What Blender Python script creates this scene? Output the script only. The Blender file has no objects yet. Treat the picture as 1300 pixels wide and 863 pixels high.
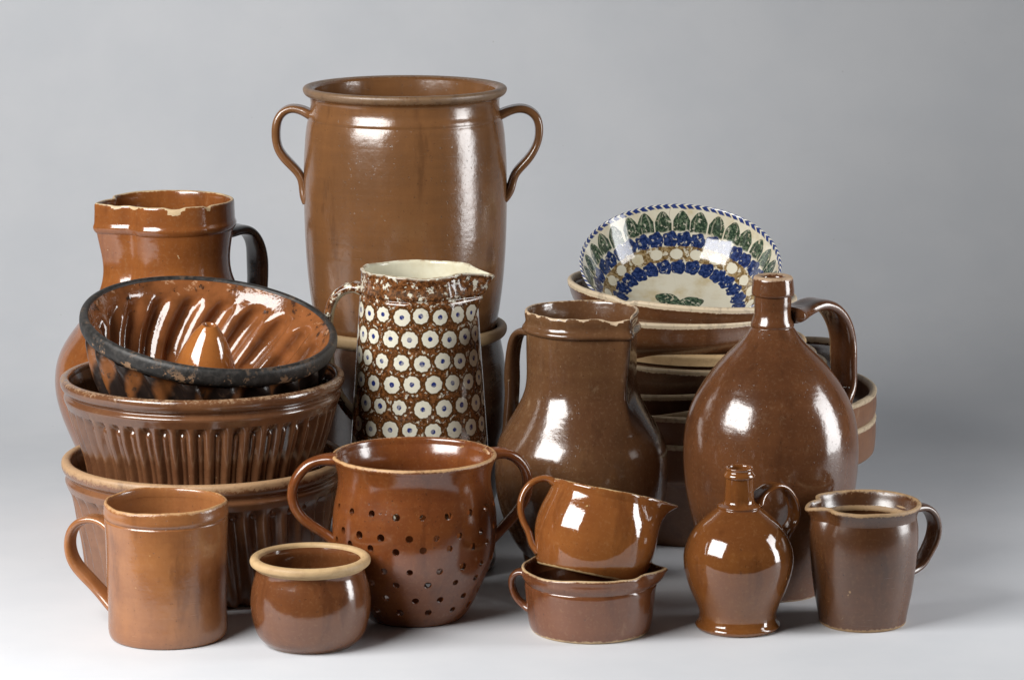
import bpy, bmesh, math, random
import numpy as np
from mathutils import Vector, noise as mnoise, Matrix

# ------------------------------------------------------------------ camera, world, lamps, exposure
sc = bpy.context.scene
COL = sc.collection
PI = math.pi
cam_d = bpy.data.cameras.new('camera')
cam = bpy.data.objects.new('camera', cam_d)
COL.objects.link(cam)
cam_d.sensor_width = 36.0
cam_d.lens = 4400.0 * 36.0 / 1300.0
cam_d.clip_start = 0.05
cam_d.clip_end = 50.0
cam.location = (0.0, -3.15, 0.85)
cam.rotation_euler = (math.radians(90 - 10.4), 0, 0)
sc.camera = cam

world = bpy.data.worlds.new('World')
sc.world = world
world.use_nodes = True
bg = world.node_tree.nodes['Background']
bg.inputs['Color'].default_value = (0.9, 0.95, 1.0, 1)
bg.inputs['Strength'].default_value = 0.018


def area_lamp(name, loc, target, sx, sy, power, col=(1, 1, 1)):
    d = bpy.data.lights.new(name, 'AREA')
    d.shape = 'RECTANGLE'
    d.size, d.size_y, d.energy, d.color = sx, sy, power, col
    o = bpy.data.objects.new(name, d)
    COL.objects.link(o)
    o.location = loc
    o.rotation_euler = (Vector(target) - Vector(loc)).to_track_quat('-Z', 'Y').to_euler()
    return o


area_lamp('key_softbox', (-1.20, -0.84, 1.08), (0.0, 0.15, 0.14), 1.20, 0.92, 54.0, (1.0, 0.985, 0.96))
strip = area_lamp('side_strip', (1.36, 0.02, 0.46), (0.05, 0.16, 0.16), 0.50, 0.90, 5.4, (1.0, 1.0, 1.0))
strip.data.spread = math.radians(105)

sc.view_settings.view_transform = 'Standard'
sc.view_settings.look = 'None'
sc.view_settings.exposure = 0.0
sc.view_settings.gamma = 1.0
sc.render.engine = 'CYCLES'
sc.cycles.use_denoising = True
sc.cycles.max_bounces = 10
sc.cycles.diffuse_bounces = 5
sc.cycles.glossy_bounces = 5
sc.cycles.sample_clamp_indirect = 6.0

# measured profiles in metres: radius and height pairs, handle paths as reach and height
FIT = {
 'mug': {'loc': (-0.31913, -0.03543), 'px': 0.0007248, 'prof': [(0.05118, 0.0), (0.05409, 0.00377), (0.05477, 0.01961), (0.05539, 0.0572), (0.056, 0.09464), (0.05667, 0.11255), (0.05664, 0.12), (0.0559, 0.12596)], 'handle': [(0.05662, 0.09595), (0.06296, 0.10295), (0.08002, 0.10457), (0.09412, 0.09588), (0.09947, 0.07883), (0.09418, 0.06112), (0.07981, 0.04647), (0.06861, 0.0361), (0.06161, 0.02158)]},
 'jar': {'loc': (-0.18487, -0.06287), 'px': 0.0007184, 'prof': [(0.03987, 0.00075), (0.0471, 0.00749), (0.05214, 0.01945), (0.05499, 0.03588), (0.05422, 0.05079), (0.05165, 0.06196), (0.04983, 0.06939), (0.05485, 0.07979)]},
 'strainer': {'loc': (-0.09187, 0.03523), 'px': 0.0007412, 'prof': [(0.04556, 0.0), (0.05374, 0.01232), (0.06411, 0.03384), (0.07371, 0.05838), (0.07732, 0.08361), (0.07573, 0.10801), (0.07193, 0.12931), (0.07263, 0.14145), (0.07702, 0.1551)], 'hl': [(0.071, 0.1524), (0.08208, 0.15257), (0.09837, 0.14828), (0.11031, 0.13559), (0.11492, 0.12051), (0.11067, 0.10373), (0.0975, 0.08982), (0.08278, 0.07966), (0.07322, 0.07111)], 'hr': [(0.0735, 0.15019), (0.08465, 0.15153), (0.09805, 0.14753), (0.10922, 0.13672), (0.11371, 0.12142), (0.10926, 0.10242), (0.09583, 0.08583), (0.08238, 0.07304), (0.07117, 0.06404)]},
 'saucer_jug': {'loc': (0.07287, -0.01315), 'px': 0.00073, 'prof': [(0.05447, 0.0), (0.05666, 0.00456), (0.05918, 0.02125), (0.06097, 0.03792), (0.06094, 0.04548), (0.06385, 0.05229), (0.06456, 0.05908)], 'handle': [(0.06094, 0.05058), (0.06696, 0.05178), (0.07299, 0.04767), (0.0745, 0.03847), (0.07073, 0.02803), (0.06393, 0.02079), (0.05941, 0.01647)]},
 'creamer': {'loc': [0.07045, -0.01315, 0.05304], 'px': 0.000733},
 'small_bottle': {'loc': (0.21125, -0.00753), 'px': 0.0007313, 'prof': [(0.03687, 0.0), (0.03833, 0.00381), (0.03759, 0.00761), (0.0361, 0.01293), (0.03903, 0.02433), (0.04488, 0.03722), (0.04999, 0.05389), (0.05141, 0.06976), (0.0477, 0.0841), (0.03997, 0.09691), (0.02932, 0.10745), (0.02125, 0.11421), (0.01575, 0.11947), (0.01377, 0.12548), (0.01317, 0.13598), (0.01317, 0.14348)], 'handle': [(0.01468, 0.11601), (0.02212, 0.12256), (0.03523, 0.12988), (0.04853, 0.12966), (0.06016, 0.1198), (0.06618, 0.10533), (0.0645, 0.09262), (0.05515, 0.0802)]},
 'right_jug': {'loc': (0.32972, 0.01229), 'px': 0.0007359, 'prof': [(0.04006, 0.0), (0.04226, 0.01071), (0.04591, 0.02981), (0.04917, 0.05648), (0.05096, 0.07927), (0.05055, 0.09292), (0.04905, 0.10201), (0.05161, 0.10957), (0.0527, 0.11336)], 'handle': [(0.06167, 0.10053), (0.07155, 0.1015), (0.08166, 0.09554), (0.08801, 0.08314), (0.08641, 0.0695), (0.07879, 0.0567), (0.06815, 0.0459), (0.05935, 0.04101)]},
 'big_bottle': {'loc': (0.25064, 0.13332), 'px': 0.000764, 'prof': [(0.05074, 0.0), (0.05227, 0.00475), (0.05836, 0.02215), (0.06749, 0.04583), (0.07582, 0.07338), (0.08182, 0.10085), (0.08437, 0.12823), (0.08388, 0.15398), (0.07958, 0.17733), (0.07036, 0.19829), (0.05737, 0.21765), (0.04252, 0.23466), (0.02883, 0.24855), (0.02123, 0.25935), (0.01856, 0.27012), (0.0178, 0.28243), (0.01779, 0.29088)], 'handle': [(0.02107, 0.2715), (0.03652, 0.27201), (0.05646, 0.2759), (0.07675, 0.27121), (0.09178, 0.25693), (0.10024, 0.23627), (0.10199, 0.21241), (0.10145, 0.18877), (0.09061, 0.16649)]},
 'mid_jug': {'loc': (0.06888, 0.19563), 'px': 0.0007785, 'prof': [(0.04697, 0.0), (0.04929, 0.00886), (0.06408, 0.03057), (0.07649, 0.05464), (0.08417, 0.08264), (0.086, 0.10896), (0.08317, 0.13283), (0.07377, 0.15188), (0.06166, 0.17327), (0.05619, 0.1875), (0.05459, 0.20565), (0.05492, 0.22535), (0.05564, 0.24343), (0.05789, 0.26461)], 'handle': [(0.06153, 0.24102), (0.07052, 0.23703), (0.07683, 0.22374), (0.07954, 0.19799), (0.07954, 0.17403), (0.08135, 0.14981), (0.08681, 0.12514)]},
 'mould_low': {'loc': (-0.30137, 0.1642), 'px': 0.0007712, 'prof': [(0.10706, -0.0024), (0.11247, 0.0024), (0.12077, 0.03827), (0.12597, 0.07004), (0.1297, 0.09064), (0.13349, 0.10013), (0.13576, 0.10645), (0.13264, 0.11119), (0.13799, 0.1175), (0.13871, 0.1246)]},
 'mould_mid': {'loc': (-0.30137, 0.1642), 'px': 0.000768, 'prof': [(0.10347, 0.08747), (0.1073, 0.09222), (0.11559, 0.1246), (0.12388, 0.15294), (0.12914, 0.171), (0.13138, 0.18041), (0.1344, 0.18824), (0.1313, 0.19294), (0.13662, 0.1992), (0.13735, 0.20546)]},
 'bundt': {'loc': [-0.29382, 0.1642, 0.25768], 'px': 0.0007654},
 'cream_jug': {'loc': (-0.09242, 0.22763), 'px': 0.000786, 'prof': [(0.07346, 0.0), (0.07581, 0.0065), (0.07535, 0.02273), (0.07243, 0.06319), (0.06827, 0.12757), (0.06496, 0.17558), (0.06168, 0.22334), (0.05963, 0.25505), (0.05839, 0.27561), (0.0576, 0.27955), (0.05718, 0.2906), (0.05676, 0.30005)], 'handle': [(0.05161, 0.27913), (0.06269, 0.28204), (0.07541, 0.27857), (0.08503, 0.26884), (0.09079, 0.24885), (0.09186, 0.22097), (0.08814, 0.19313), (0.07958, 0.16936), (0.06377, 0.15137)]},
 'crock_low': {'loc': (-0.11064, 0.44355), 'px': 0.0008362, 'prof': [(0.07963, 0.0), (0.08713, 0.0086), (0.09868, 0.0472), (0.10427, 0.09845), (0.10442, 0.14943), (0.10136, 0.17906), (0.09881, 0.19173), (0.10539, 0.20354)]},
 'crock_up': {'loc': (-0.11148, 0.44355), 'px': 0.0008258, 'prof': [(0.08967, 0.19341), (0.09213, 0.20016), (0.09904, 0.22964), (0.1034, 0.26741), (0.10566, 0.30922), (0.10627, 0.35085), (0.10568, 0.38403), (0.10391, 0.40884), (0.10136, 0.42535), (0.09927, 0.4336), (0.09841, 0.44019), (0.10654, 0.455)], 'hl': [(0.09695, 0.42865), (0.10674, 0.4336), (0.11985, 0.43524), (0.13061, 0.42783), (0.1349, 0.41215), (0.13186, 0.39231), (0.11971, 0.37657), (0.10917, 0.36247), (0.10605, 0.34586), (0.10614, 0.33755)], 'hr': [(0.10163, 0.42865), (0.11148, 0.43442), (0.1246, 0.43524), (0.1361, 0.42783), (0.14022, 0.4138), (0.13696, 0.39644), (0.12628, 0.37989), (0.11477, 0.36579), (0.10983, 0.35085), (0.109, 0.34087)]},
 'left_jug': {'loc': (-0.36133, 0.46182), 'px': 0.0008405, 'prof': [(0.07075, 0.0), (0.07745, 0.00864), (0.09077, 0.04312), (0.10405, 0.07748), (0.11727, 0.11173), (0.12295, 0.14331), (0.11691, 0.17565), (0.09756, 0.20533), (0.07912, 0.23071), (0.06654, 0.25603), (0.06398, 0.27707), (0.0664, 0.29808), (0.06886, 0.30898), (0.07216, 0.31401), (0.07006, 0.31988), (0.06876, 0.33578)], 'handle': [(0.0723, 0.29608), (0.08365, 0.29753), (0.09602, 0.29633), (0.10627, 0.2885), (0.11229, 0.27506), (0.11401, 0.25257), (0.11254, 0.22692), (0.10676, 0.19308), (0.09695, 0.16833)]},
 'stack': {'y': 0.42545, 'px': 0.0008285},
 'A': {'loc': [0.17797, 0.42545, 0.24865], 'r': 0.12029, 'px': 0.0008239},
 'B': {'loc': [0.17814, 0.42545, 0.22942], 'r': 0.11546, 'px': 0.0008247},
 'C': {'loc': [0.19991, 0.42545, 0.19588], 'r': 0.10822, 'px': 0.0008261},
 'D': {'loc': [0.20254, 0.42545, 0.18159], 'r': 0.11656, 'px': 0.0008267},
 'E': {'loc': [0.20357, 0.42545, 0.16055], 'r': 0.12744, 'px': 0.0008275},
 'F': {'loc': [0.20117, 0.42545, 0.15296], 'r': 0.1606, 'px': 0.0008279},
 'G': {'loc': [0.20456, 0.42545, 0.14452], 'r': 0.17806, 'px': 0.0008282},
 'H': {'loc': [0.20486, 0.42545, 0.11578], 'r': 0.17749, 'px': 0.0008294, 'zb': 0.0},
 'painted': {'loc': [0.17608, 0.42545, 0.27618], 'r': 0.1045, 'px': 0.0008228},
}


# ------------------------------------------------------------------ node helpers
class NT:
    def __init__(s, name):
        s.m = bpy.data.materials.new(name)
        s.m.use_nodes = True
        s.t = s.m.node_tree
        s.b = s.t.nodes['Principled BSDF']
        s._obj = None

    def node(s, kind, **kw):
        n = s.t.nodes.new(kind)
        for k, v in kw.items():
            setattr(n, k, v)
        return n

    def put(s, sock, v):
        if hasattr(v, 'links') or isinstance(v, bpy.types.NodeSocket):
            s.t.links.new(v, sock)
        elif v is not None:
            if isinstance(v, (tuple, list)) and len(v) == 3 and len(sock.default_value) == 4:
                v = (*v, 1)
            sock.default_value = v

    def math(s, op, a, b=None, c=None, clamp=False):
        n = s.node('ShaderNodeMath', operation=op, use_clamp=clamp)
        for i, v in enumerate((a, b, c)):
            if v is not None:
                s.put(n.inputs[i], v)
        return n.outputs[0]

    def add(s, a, b): return s.math('ADD', a, b)
    def sub(s, a, b): return s.math('SUBTRACT', a, b)
    def mul(s, a, b): return s.math('MULTIPLY', a, b)

    def step(s, x, lo, hi, a=0.0, b=1.0):
        n = s.node('ShaderNodeMapRange', interpolation_type='SMOOTHSTEP')
        for k, v in (('Value', x), ('From Min', lo), ('From Max', hi), ('To Min', a), ('To Max', b)):
            s.put(n.inputs[k], v)
        return n.outputs[0]

    def mix(s, f, a, b):
        n = s.node('ShaderNodeMix', data_type='RGBA', clamp_factor=True)
        s.put(n.inputs['Factor'], f)
        s.put(n.inputs[6], a)
        s.put(n.inputs[7], b)
        return n.outputs[2]

    def obj(s):
        if s._obj is None:
            s._obj = s.node('ShaderNodeTexCoord').outputs['Object']
        return s._obj

    def uv(s):
        n = s.node('ShaderNodeTexCoord').outputs['UV']
        x = s.node('ShaderNodeSeparateXYZ')
        s.put(x.inputs[0], n)
        return x.outputs[0], x.outputs[1]

    def xyz(s, v=None):
        x = s.node('ShaderNodeSeparateXYZ')
        s.put(x.inputs[0], v or s.obj())
        return x.outputs

    def vec(s, x, y, z=0.0):
        c = s.node('ShaderNodeCombineXYZ')
        for i, v in enumerate((x, y, z)):
            s.put(c.inputs[i], v)
        return c.outputs[0]

    def stretch(s, sx, sy, sz, off=(0, 0, 0)):
        n = s.node('ShaderNodeMapping')
        s.put(n.inputs[0], s.obj())
        n.inputs['Scale'].default_value = (sx, sy, sz)
        n.inputs['Location'].default_value = off
        return n.outputs[0]

    def noise(s, scale, detail=3.0, rough=0.55, vec=None, dist=0.0):
        n = s.node('ShaderNodeTexNoise')
        s.put(n.inputs['Vector'], vec if vec is not None else s.obj())
        n.inputs['Scale'].default_value = scale
        n.inputs['Detail'].default_value = detail
        n.inputs['Roughness'].default_value = rough
        n.inputs['Distortion'].default_value = dist
        return n.outputs[0]

    def rnd(s, vec):
        n = s.node('ShaderNodeTexWhiteNoise', noise_dimensions='3D')
        s.put(n.inputs['Vector'], vec)
        return n.outputs['Value'], n.outputs['Color']

    def attr(s, name):
        return s.node('ShaderNodeAttribute', attribute_name=name).outputs['Fac']

    def bump(s, h, strength, dist=0.001, nrm=None):
        n = s.node('ShaderNodeBump')
        n.inputs['Strength'].default_value = strength
        n.inputs['Distance'].default_value = dist
        s.put(n.inputs['Height'], h)
        if nrm is not None:
            s.put(n.inputs['Normal'], nrm)
        return n.outputs[0]

    def out(s, col, rough, nrm=None, ior=1.55):
        s.put(s.b.inputs['Base Color'], col)
        s.put(s.b.inputs['Roughness'], rough)
        s.b.inputs['IOR'].default_value = ior
        if nrm is not None:
            s.put(s.b.inputs['Normal'], nrm)
        return s.m


def glaze(name, col, dark, tan=(0.42, 0.27, 0.13), rough=0.09, ior=1.78, tone=13.0, spots=0.5, run=0.35,
          wob=0.25, worn_rough=0.6, soft=0.08, edge_lo=0.42, edge_hi=0.62):
    """brown lead glaze over a tan clay that shows where the attribute worn says so"""
    g = NT(name)
    col, dark = [(0.74 * a[0], 0.80 * a[1], 0.86 * a[2]) for a in (col, dark)]
    n1 = g.noise(tone, 4.0, 0.6)
    n2 = g.noise(1.0, 3.0, 0.6, vec=g.stretch(85, 85, 9))
    n3 = g.noise(1.0, 3.0, 0.5, vec=g.stretch(9, 9, 150))
    f = g.add(g.add(g.mul(n1, 1.0 - run), g.mul(n2, run * 0.55)), g.mul(n3, run * 0.45))
    c = g.mix(g.step(f, 0.34, 0.68), dark, col)
    # thin lighter veil of glaze crystals
    veil = g.step(g.noise(330, 2.0, 0.6), 0.52, 0.74)
    c = g.mix(g.mul(veil, 0.07), c, tan)
    pits = g.step(g.noise(420, 2.0, 0.5), 0.70 - 0.03 * spots, 0.76 - 0.03 * spots)
    c = g.mix(g.mul(pits, 0.55), c, (0.03, 0.014, 0.008))
    pale = g.step(g.noise(150, 1.0, 0.5, vec=g.stretch(1, 1, 1, (3, 7, 1))), 0.80 - 0.02 * spots, 0.83 - 0.02 * spots)
    c = g.mix(g.mul(pale, 0.7), c, tan)
    w = g.add(g.attr('worn'), g.add(g.mul(g.sub(g.noise(330, 3.0, 0.6), 0.5), 0.5), g.mul(g.sub(g.noise(60, 4.0, 0.65), 0.5), 0.40)))
    wm = g.step(w, edge_lo, edge_hi)
    dirt = g.step(g.noise(160, 4.0, 0.7), 0.50, 0.72)
    wc = g.mix(g.mul(dirt, 0.55), tan, (tan[0] * 0.35, tan[1] * 0.3, tan[2] * 0.3))
    c = g.mix(wm, c, wc)
    rr = g.add(rough, g.mul(g.noise(60, 3.0, 0.6), soft))
    r = g.add(g.mul(rr, g.sub(1.0, wm)), g.mul(wm, worn_rough))
    # darker pools and drips where the glaze ran thick, faint scuffs where it wore dull
    pool = g.step(g.noise(1.0, 4.0, 0.65, vec=g.stretch(42, 42, 11, (5, 2, 8))), 0.54, 0.70)
    c = g.mix(g.mul(pool, 0.40), c, (0.45 * dark[0], 0.42 * dark[1], 0.45 * dark[2]))
    thin = g.step(g.noise(30, 5.0, 0.7, vec=g.stretch(1, 1, 0.6, (8, 1, 3))), 0.60, 0.74)
    c = g.mix(g.mul(thin, 0.22), c, tan)
    scr = g.step(g.noise(1.0, 2.0, 0.5, vec=g.stretch(30, 30, 900, (2, 9, 4))), 0.72, 0.76)
    r = g.add(r, g.add(g.mul(thin, 0.08), g.mul(scr, 0.10)))
    h = g.add(g.mul(g.noise(38, 2.0, 0.5), 1.0), g.add(g.mul(n3, 0.25), g.add(g.mul(g.noise(105, 2.0, 0.55), 0.30), g.mul(g.noise(300, 2.0, 0.5), 0.16))))
    h = g.sub(g.sub(h, g.mul(pits, 0.15)), g.mul(wm, g.mul(g.noise(500, 3.0, 0.6), 0.5)))
    return g.out(c, r, g.bump(h, wob, 0.0012), ior)


def clay(name, col, dark, rough=0.7, scale=120.0, amount=0.6):
    g = NT(name)
    n = g.noise(scale, 5.0, 0.65)
    n2 = g.noise(22, 3.0, 0.6)
    c = g.mix(g.mul(g.step(n, 0.46, 0.70), amount), col, dark)
    c = g.mix(g.step(n2, 0.40, 0.75, 0.0, 0.45), c, dark)
    h = g.add(n, g.mul(g.noise(600, 2.0, 0.6), 0.4))
    return g.out(c, g.add(rough - 0.12, g.mul(n2, 0.25)), g.bump(h, 0.35, 0.001), 1.5)


# ------------------------------------------------------------------ shape helpers
def cspline(pts, n=8):
    """C2 cubic through the points (rows of numbers), chord-length parameter, natural ends"""
    P = np.array(pts, float)
    if len(P) == 2:
        t = np.linspace(0, 1, n + 1)[:, None]
        return P[0] * (1 - t) + P[1] * t
    d = np.maximum(np.linalg.norm(np.diff(P[:, :2] if P.shape[1] < 4 else P[:, :3], axis=0), axis=1), 1e-7) ** 0.75
    T = np.concatenate([[0], np.cumsum(d)])
    m = len(P)
    A = np.zeros((m, m))
    B = np.zeros_like(P)
    A[0, 0] = A[-1, -1] = 1
    for i in range(1, m - 1):
        A[i, i - 1], A[i, i], A[i, i + 1] = d[i - 1], 2 * (d[i - 1] + d[i]), d[i]
        B[i] = 6 * ((P[i + 1] - P[i]) / d[i] - (P[i] - P[i - 1]) / d[i - 1])
    M = np.linalg.solve(A, B)
    out = []
    for i in range(m - 1):
        k = max(2, int(n))
        for t in np.linspace(T[i], T[i + 1], k, endpoint=False):
            a, b, h = T[i + 1] - t, t - T[i], d[i]
            out.append(M[i] * a ** 3 / (6 * h) + M[i + 1] * b ** 3 / (6 * h) + (P[i] / h - M[i] * h / 6) * a + (P[i + 1] / h - M[i + 1] * h / 6) * b)
    out.append(P[-1])
    return np.array(out)


def w3(pts, w=0.0):
    return [tuple(p) if len(p) > 2 else (p[0], p[1], w) for p in pts]


def curve(*segs, n=8):
    """spline each run of profile points, corners stay sharp between runs"""
    o = None
    for s in segs:
        c = cspline(w3(s), n)
        c[:, 2] = np.clip(c[:, 2], 0, 1)
        c[:, 0] = np.maximum(c[:, 0], 0)
        o = c if o is None else np.vstack([o, c[1:] if np.allclose(o[-1, :2], c[0, :2], atol=1e-6) else c])
    return o


def lathe(bm, prof, N=160, fn=None, uvs=None):
    """revolve prof rows (r, z, worn) round z; fn(th, r, z, w) -> r, th, z, w reshapes it"""
    wl = bm.verts.layers.float.get('worn') or bm.verts.layers.float.new('worn')
    ul = bm.loops.layers.uv.get('UVMap') or bm.loops.layers.uv.new('UVMap')
    s = np.concatenate([[0], np.cumsum(np.linalg.norm(np.diff(prof[:, :2], axis=0), axis=1))]) if uvs is None else uvs
    rings = []
    for i, (r, z, w) in enumerate(prof):
        if r < 1e-5:
            v = bm.verts.new((0, 0, z))
            v[wl] = w
            rings.append([v])
            continue
        ring = []
        for j in range(N):
            th = 2 * PI * j / N
            rr, tt, zz, ww = (r, th, z, w) if fn is None else fn(th, r, z, w)
            v = bm.verts.new((rr * math.cos(tt), rr * math.sin(tt), zz))
            v[wl] = ww
            ring.append(v)
        rings.append(ring)
    for i in range(len(rings) - 1):
        a, b = rings[i], rings[i + 1]
        if len(a) == 1 and len(b) == 1:
            continue
        for j in range(N):
            k = (j + 1) % N
            if len(a) == 1:
                vs, uv = [a[0], b[k], b[j]], [(j + .5, i), (j + 1, i + 1), (j, i + 1)]
            elif len(b) == 1:
                vs, uv = [a[j], a[k], b[0]], [(j, i), (j + 1, i), (j + .5, i + 1)]
            else:
                vs, uv = [a[j], a[k], b[k], b[j]], [(j, i), (j + 1, i), (j + 1, i + 1), (j, i + 1)]
            f = bm.faces.new(vs)
            f.smooth = True
            for l, (u, q) in zip(f.loops, uv):
                l[ul].uv = (u / N, s[q])
    return rings


def link(name, bm, mat, parent=None, sharp=None):
    me = bpy.data.meshes.new(name)
    bmesh.ops.recalc_face_normals(bm, faces=bm.faces)
    bm.to_mesh(me)
    bm.free()
    me.materials.append(mat)
    if sharp:
        me.set_sharp_from_angle(angle=math.radians(sharp))
    o = bpy.data.objects.new(name, me)
    COL.objects.link(o)
    if parent:
        o.parent = parent
    return o


def part(name, parent, mat, *profs, N=160, fn=None, sharp=None, uvs=None):
    bm = bmesh.new()
    for p in profs:
        lathe(bm, p, N, fn, uvs)
    return link(name, bm, mat, parent, sharp)


def thing(name, label, cat, loc, rot=(0, 0, 0), group=None):
    o = bpy.data.objects.new(name, None)
    o.empty_display_size = 0.05
    COL.objects.link(o)
    o.location = loc
    o.rotation_euler = rot
    o['label'] = label
    o['category'] = cat
    if group:
        o['group'] = group
    return o


def rad_at(prof, z):
    q = sorted((p[1], p[0]) for p in prof)
    return float(np.interp(z, [a for a, _ in q], [b for _, b in q]))


def seat(path, prof, sink=0.003, cut=True):
    """run the ends of a handle path into the wall of its pot"""
    p = list(path)
    if cut:
        while len(p) > 4 and p[1][0] < rad_at(prof, p[1][1]) + 0.003:
            p.pop(0)
        while len(p) > 4 and p[-2][0] < rad_at(prof, p[-2][1]) + 0.003:
            p.pop()
    p[0] = (rad_at(prof, p[0][1]) - sink, p[0][1])
    p[-1] = (rad_at(prof, p[-1][1]) - sink, p[-1][1])
    return p


def handle(parent, mat, path, az, wide, thick, flare=1.5, groove=0.0, worn_end=0.0, name='handle', taper=1.0, seed=0, sq=2.4, n=7, flare2=None):
    """strap handle swept along (rho, z) in the upright plane at azimuth az (degrees)"""
    P = cspline([(a, b) for a, b in path], n)
    a = math.radians(az)
    er = Vector((math.cos(a), math.sin(a), 0))
    et = Vector((-math.sin(a), math.cos(a), 0))
    ez = Vector((0, 0, 1))
    L = np.concatenate([[0], np.cumsum(np.linalg.norm(np.diff(P, axis=0), axis=1))])
    L /= L[-1]
    bm = bmesh.new()
    wl = bm.verts.layers.float.new('worn')
    M = 28
    rings = []
    flare2 = flare if flare2 is None else flare2
    for i, (rho, z) in enumerate(P):
        d = P[min(i + 1, len(P) - 1)] - P[max(i - 1, 0)]
        d /= max(np.linalg.norm(d), 1e-9)
        nr, nz = -d[1], d[0]
        t = L[i]
        fl = 1 + (flare - 1) * math.exp(-(t / 0.10) ** 2) + (flare2 - 1) * math.exp(-((1 - t) / 0.10) ** 2)
        k = fl * (1 + (taper - 1) * t)
        wv = 1 + 0.11 * mnoise.noise(Vector((t * 5, seed, 1.3)))
        c = er * rho + ez * z
        ring = []
        for j in range(M):
            q = 2 * PI * j / M
            x, y = math.cos(q), math.sin(q)
            x = math.copysign(abs(x) ** (2 / sq), x)
            y = math.copysign(abs(y) ** (2 / sq), y)
            yy = y * thick / 2 * (1 + 0.6 * (fl - 1)) * wv
            if groove and y > 0:
                yy -= groove * thick * math.cos(x * PI / 2) ** 2
            v = bm.verts.new(c + et * (x * wide / 2 * k * wv) + (er * nr + ez * nz) * yy)
            v[wl] = max(0.0, worn_end * (1 - t / 0.06)) if worn_end else 0.0
            ring.append(v)
        rings.append(ring)
    for i in range(len(rings) - 1):
        for j in range(M):
            k = (j + 1) % M
            f = bm.faces.new([rings[i][j], rings[i][k], rings[i + 1][k], rings[i + 1][j]])
            f.smooth = True
    for r in (rings[0], rings[-1]):
        f = bm.faces.new(r)
        f.smooth = True
    return link(name, bm, mat, parent)


def angd(a, b):
    return (a - b + PI) % (2 * PI) - PI


def make_fn(seed=0, wob=0.004, lean=0.0, spout=None, chips=(), ztop=None, rimlow=0.0, ripple=0.0):
    """uneven hand-thrown wall, with a pulled spout and chips out of the rim"""
    ph = [random.Random(seed * 7 + k).uniform(0, 6.28) for k in range(4)]

    def fn(th, r, z, w):
        k = 1 + wob * (math.sin(2 * th + ph[0]) + 0.5 * math.sin(3 * th + ph[1]))
        zt = z
        if ztop:
            q = max(0.0, min(1.0, (z / ztop - 0.9) / 0.1))
            zt += q * ripple * (math.sin(2 * th + ph[2]) + 0.6 * math.sin(5 * th + ph[3]) + 1.2 * mnoise.noise(Vector((math.cos(th) * 3, math.sin(th) * 3, seed))))
        rr = r * k
        if spout:
            s = max(0.0, min(1.0, (z - spout['z0']) / (spout['z1'] - spout['z0'])))
            s = s ** spout.get('pow', 1.6)
            d = angd(th, spout['az'])
            tip = math.exp(-(abs(d) / spout['w']) ** spout.get('sharp', 1.5))
            pin = math.exp(-((abs(d) - spout['d0']) / spout['w2']) ** 2)
            rr += s * (spout['out'] * tip - spout['pinch'] * pin)
            s2 = max(0.0, min(1.0, (z - spout['zr']) / (spout['z1'] - spout['zr'])))
            zt += spout.get('dz', 0) * tip * s2
        for (c, cw, cd, cr) in chips:
            d = angd(th, c) + 0.12 * cw * mnoise.noise(Vector((th * 60, z * 400, seed)))
            if abs(d) < cw and ztop:
                f = 1 - (d / cw) ** 2
                reach = cr * f * (1 + 0.5 * mnoise.noise(Vector((th * 40, 5, seed))))
                dep = z - (ztop - reach)
                if dep > 0:
                    zt -= min(dep, cd * f)
                    w = max(w, 0.95)
        return rr, th, zt, w
    return fn


def lip(r, z, t, w=1.0, up=0.5):
    """rounded top of a wall of thickness t whose outside ends at (r, z)"""
    h = t * up
    return [(r, z, w * .8), (r - t * .12, z + h * .62, w), (r - t * .5, z + h, w), (r - t * .88, z + h * .6, w), (r - t, z, w * .8)]


def inside(prof, t, floor, w=0.0, skip=0):
    """inner wall points, from below the rim to the middle of the floor"""
    q = [(max(p[0] - t, 0.004), p[1], w) for p in reversed(prof) if p[1] > floor + 0.012]
    q = q[skip:]
    r0 = q[-1][0]
    return q + [(r0 * 0.93, floor + 0.004, w), (r0 * 0.7, floor, w), (r0 * .3, floor, w), (0.0, floor, w)]


def foot(r, t=0.0):
    return [(0.0, t + 0.002, 0.6), (r * .6, t + 0.002, 0.6), (r - 0.004, t + 0.0015, 0.8), (r - 0.0015, t, 0.7)]


# ------------------------------------------------------------------ setting: one paper sweep
def paper_mat():
    g = NT('grey_white_paper')
    n = g.noise(6, 4.0, 0.6)
    f = g.noise(900, 2.0, 0.6)
    c = g.mix(g.step(n, 0.3, 0.7), (0.62, 0.64, 0.675), (0.66, 0.675, 0.705))
    specks = g.step(g.noise(140, 1.0, 0.5), 0.80, 0.84)
    c = g.mix(g.mul(specks, 0.3), c, (0.35, 0.34, 0.33))
    scuff = g.step(g.noise(1.0, 5.0, 0.7, vec=g.stretch(7, 16, 16)), 0.60, 0.78)
    c = g.mix(g.mul(scuff, 0.10), c, (0.50, 0.49, 0.48))
    return g.out(c, 0.62, g.bump(f, 0.10, 0.0006), 1.4)


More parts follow.
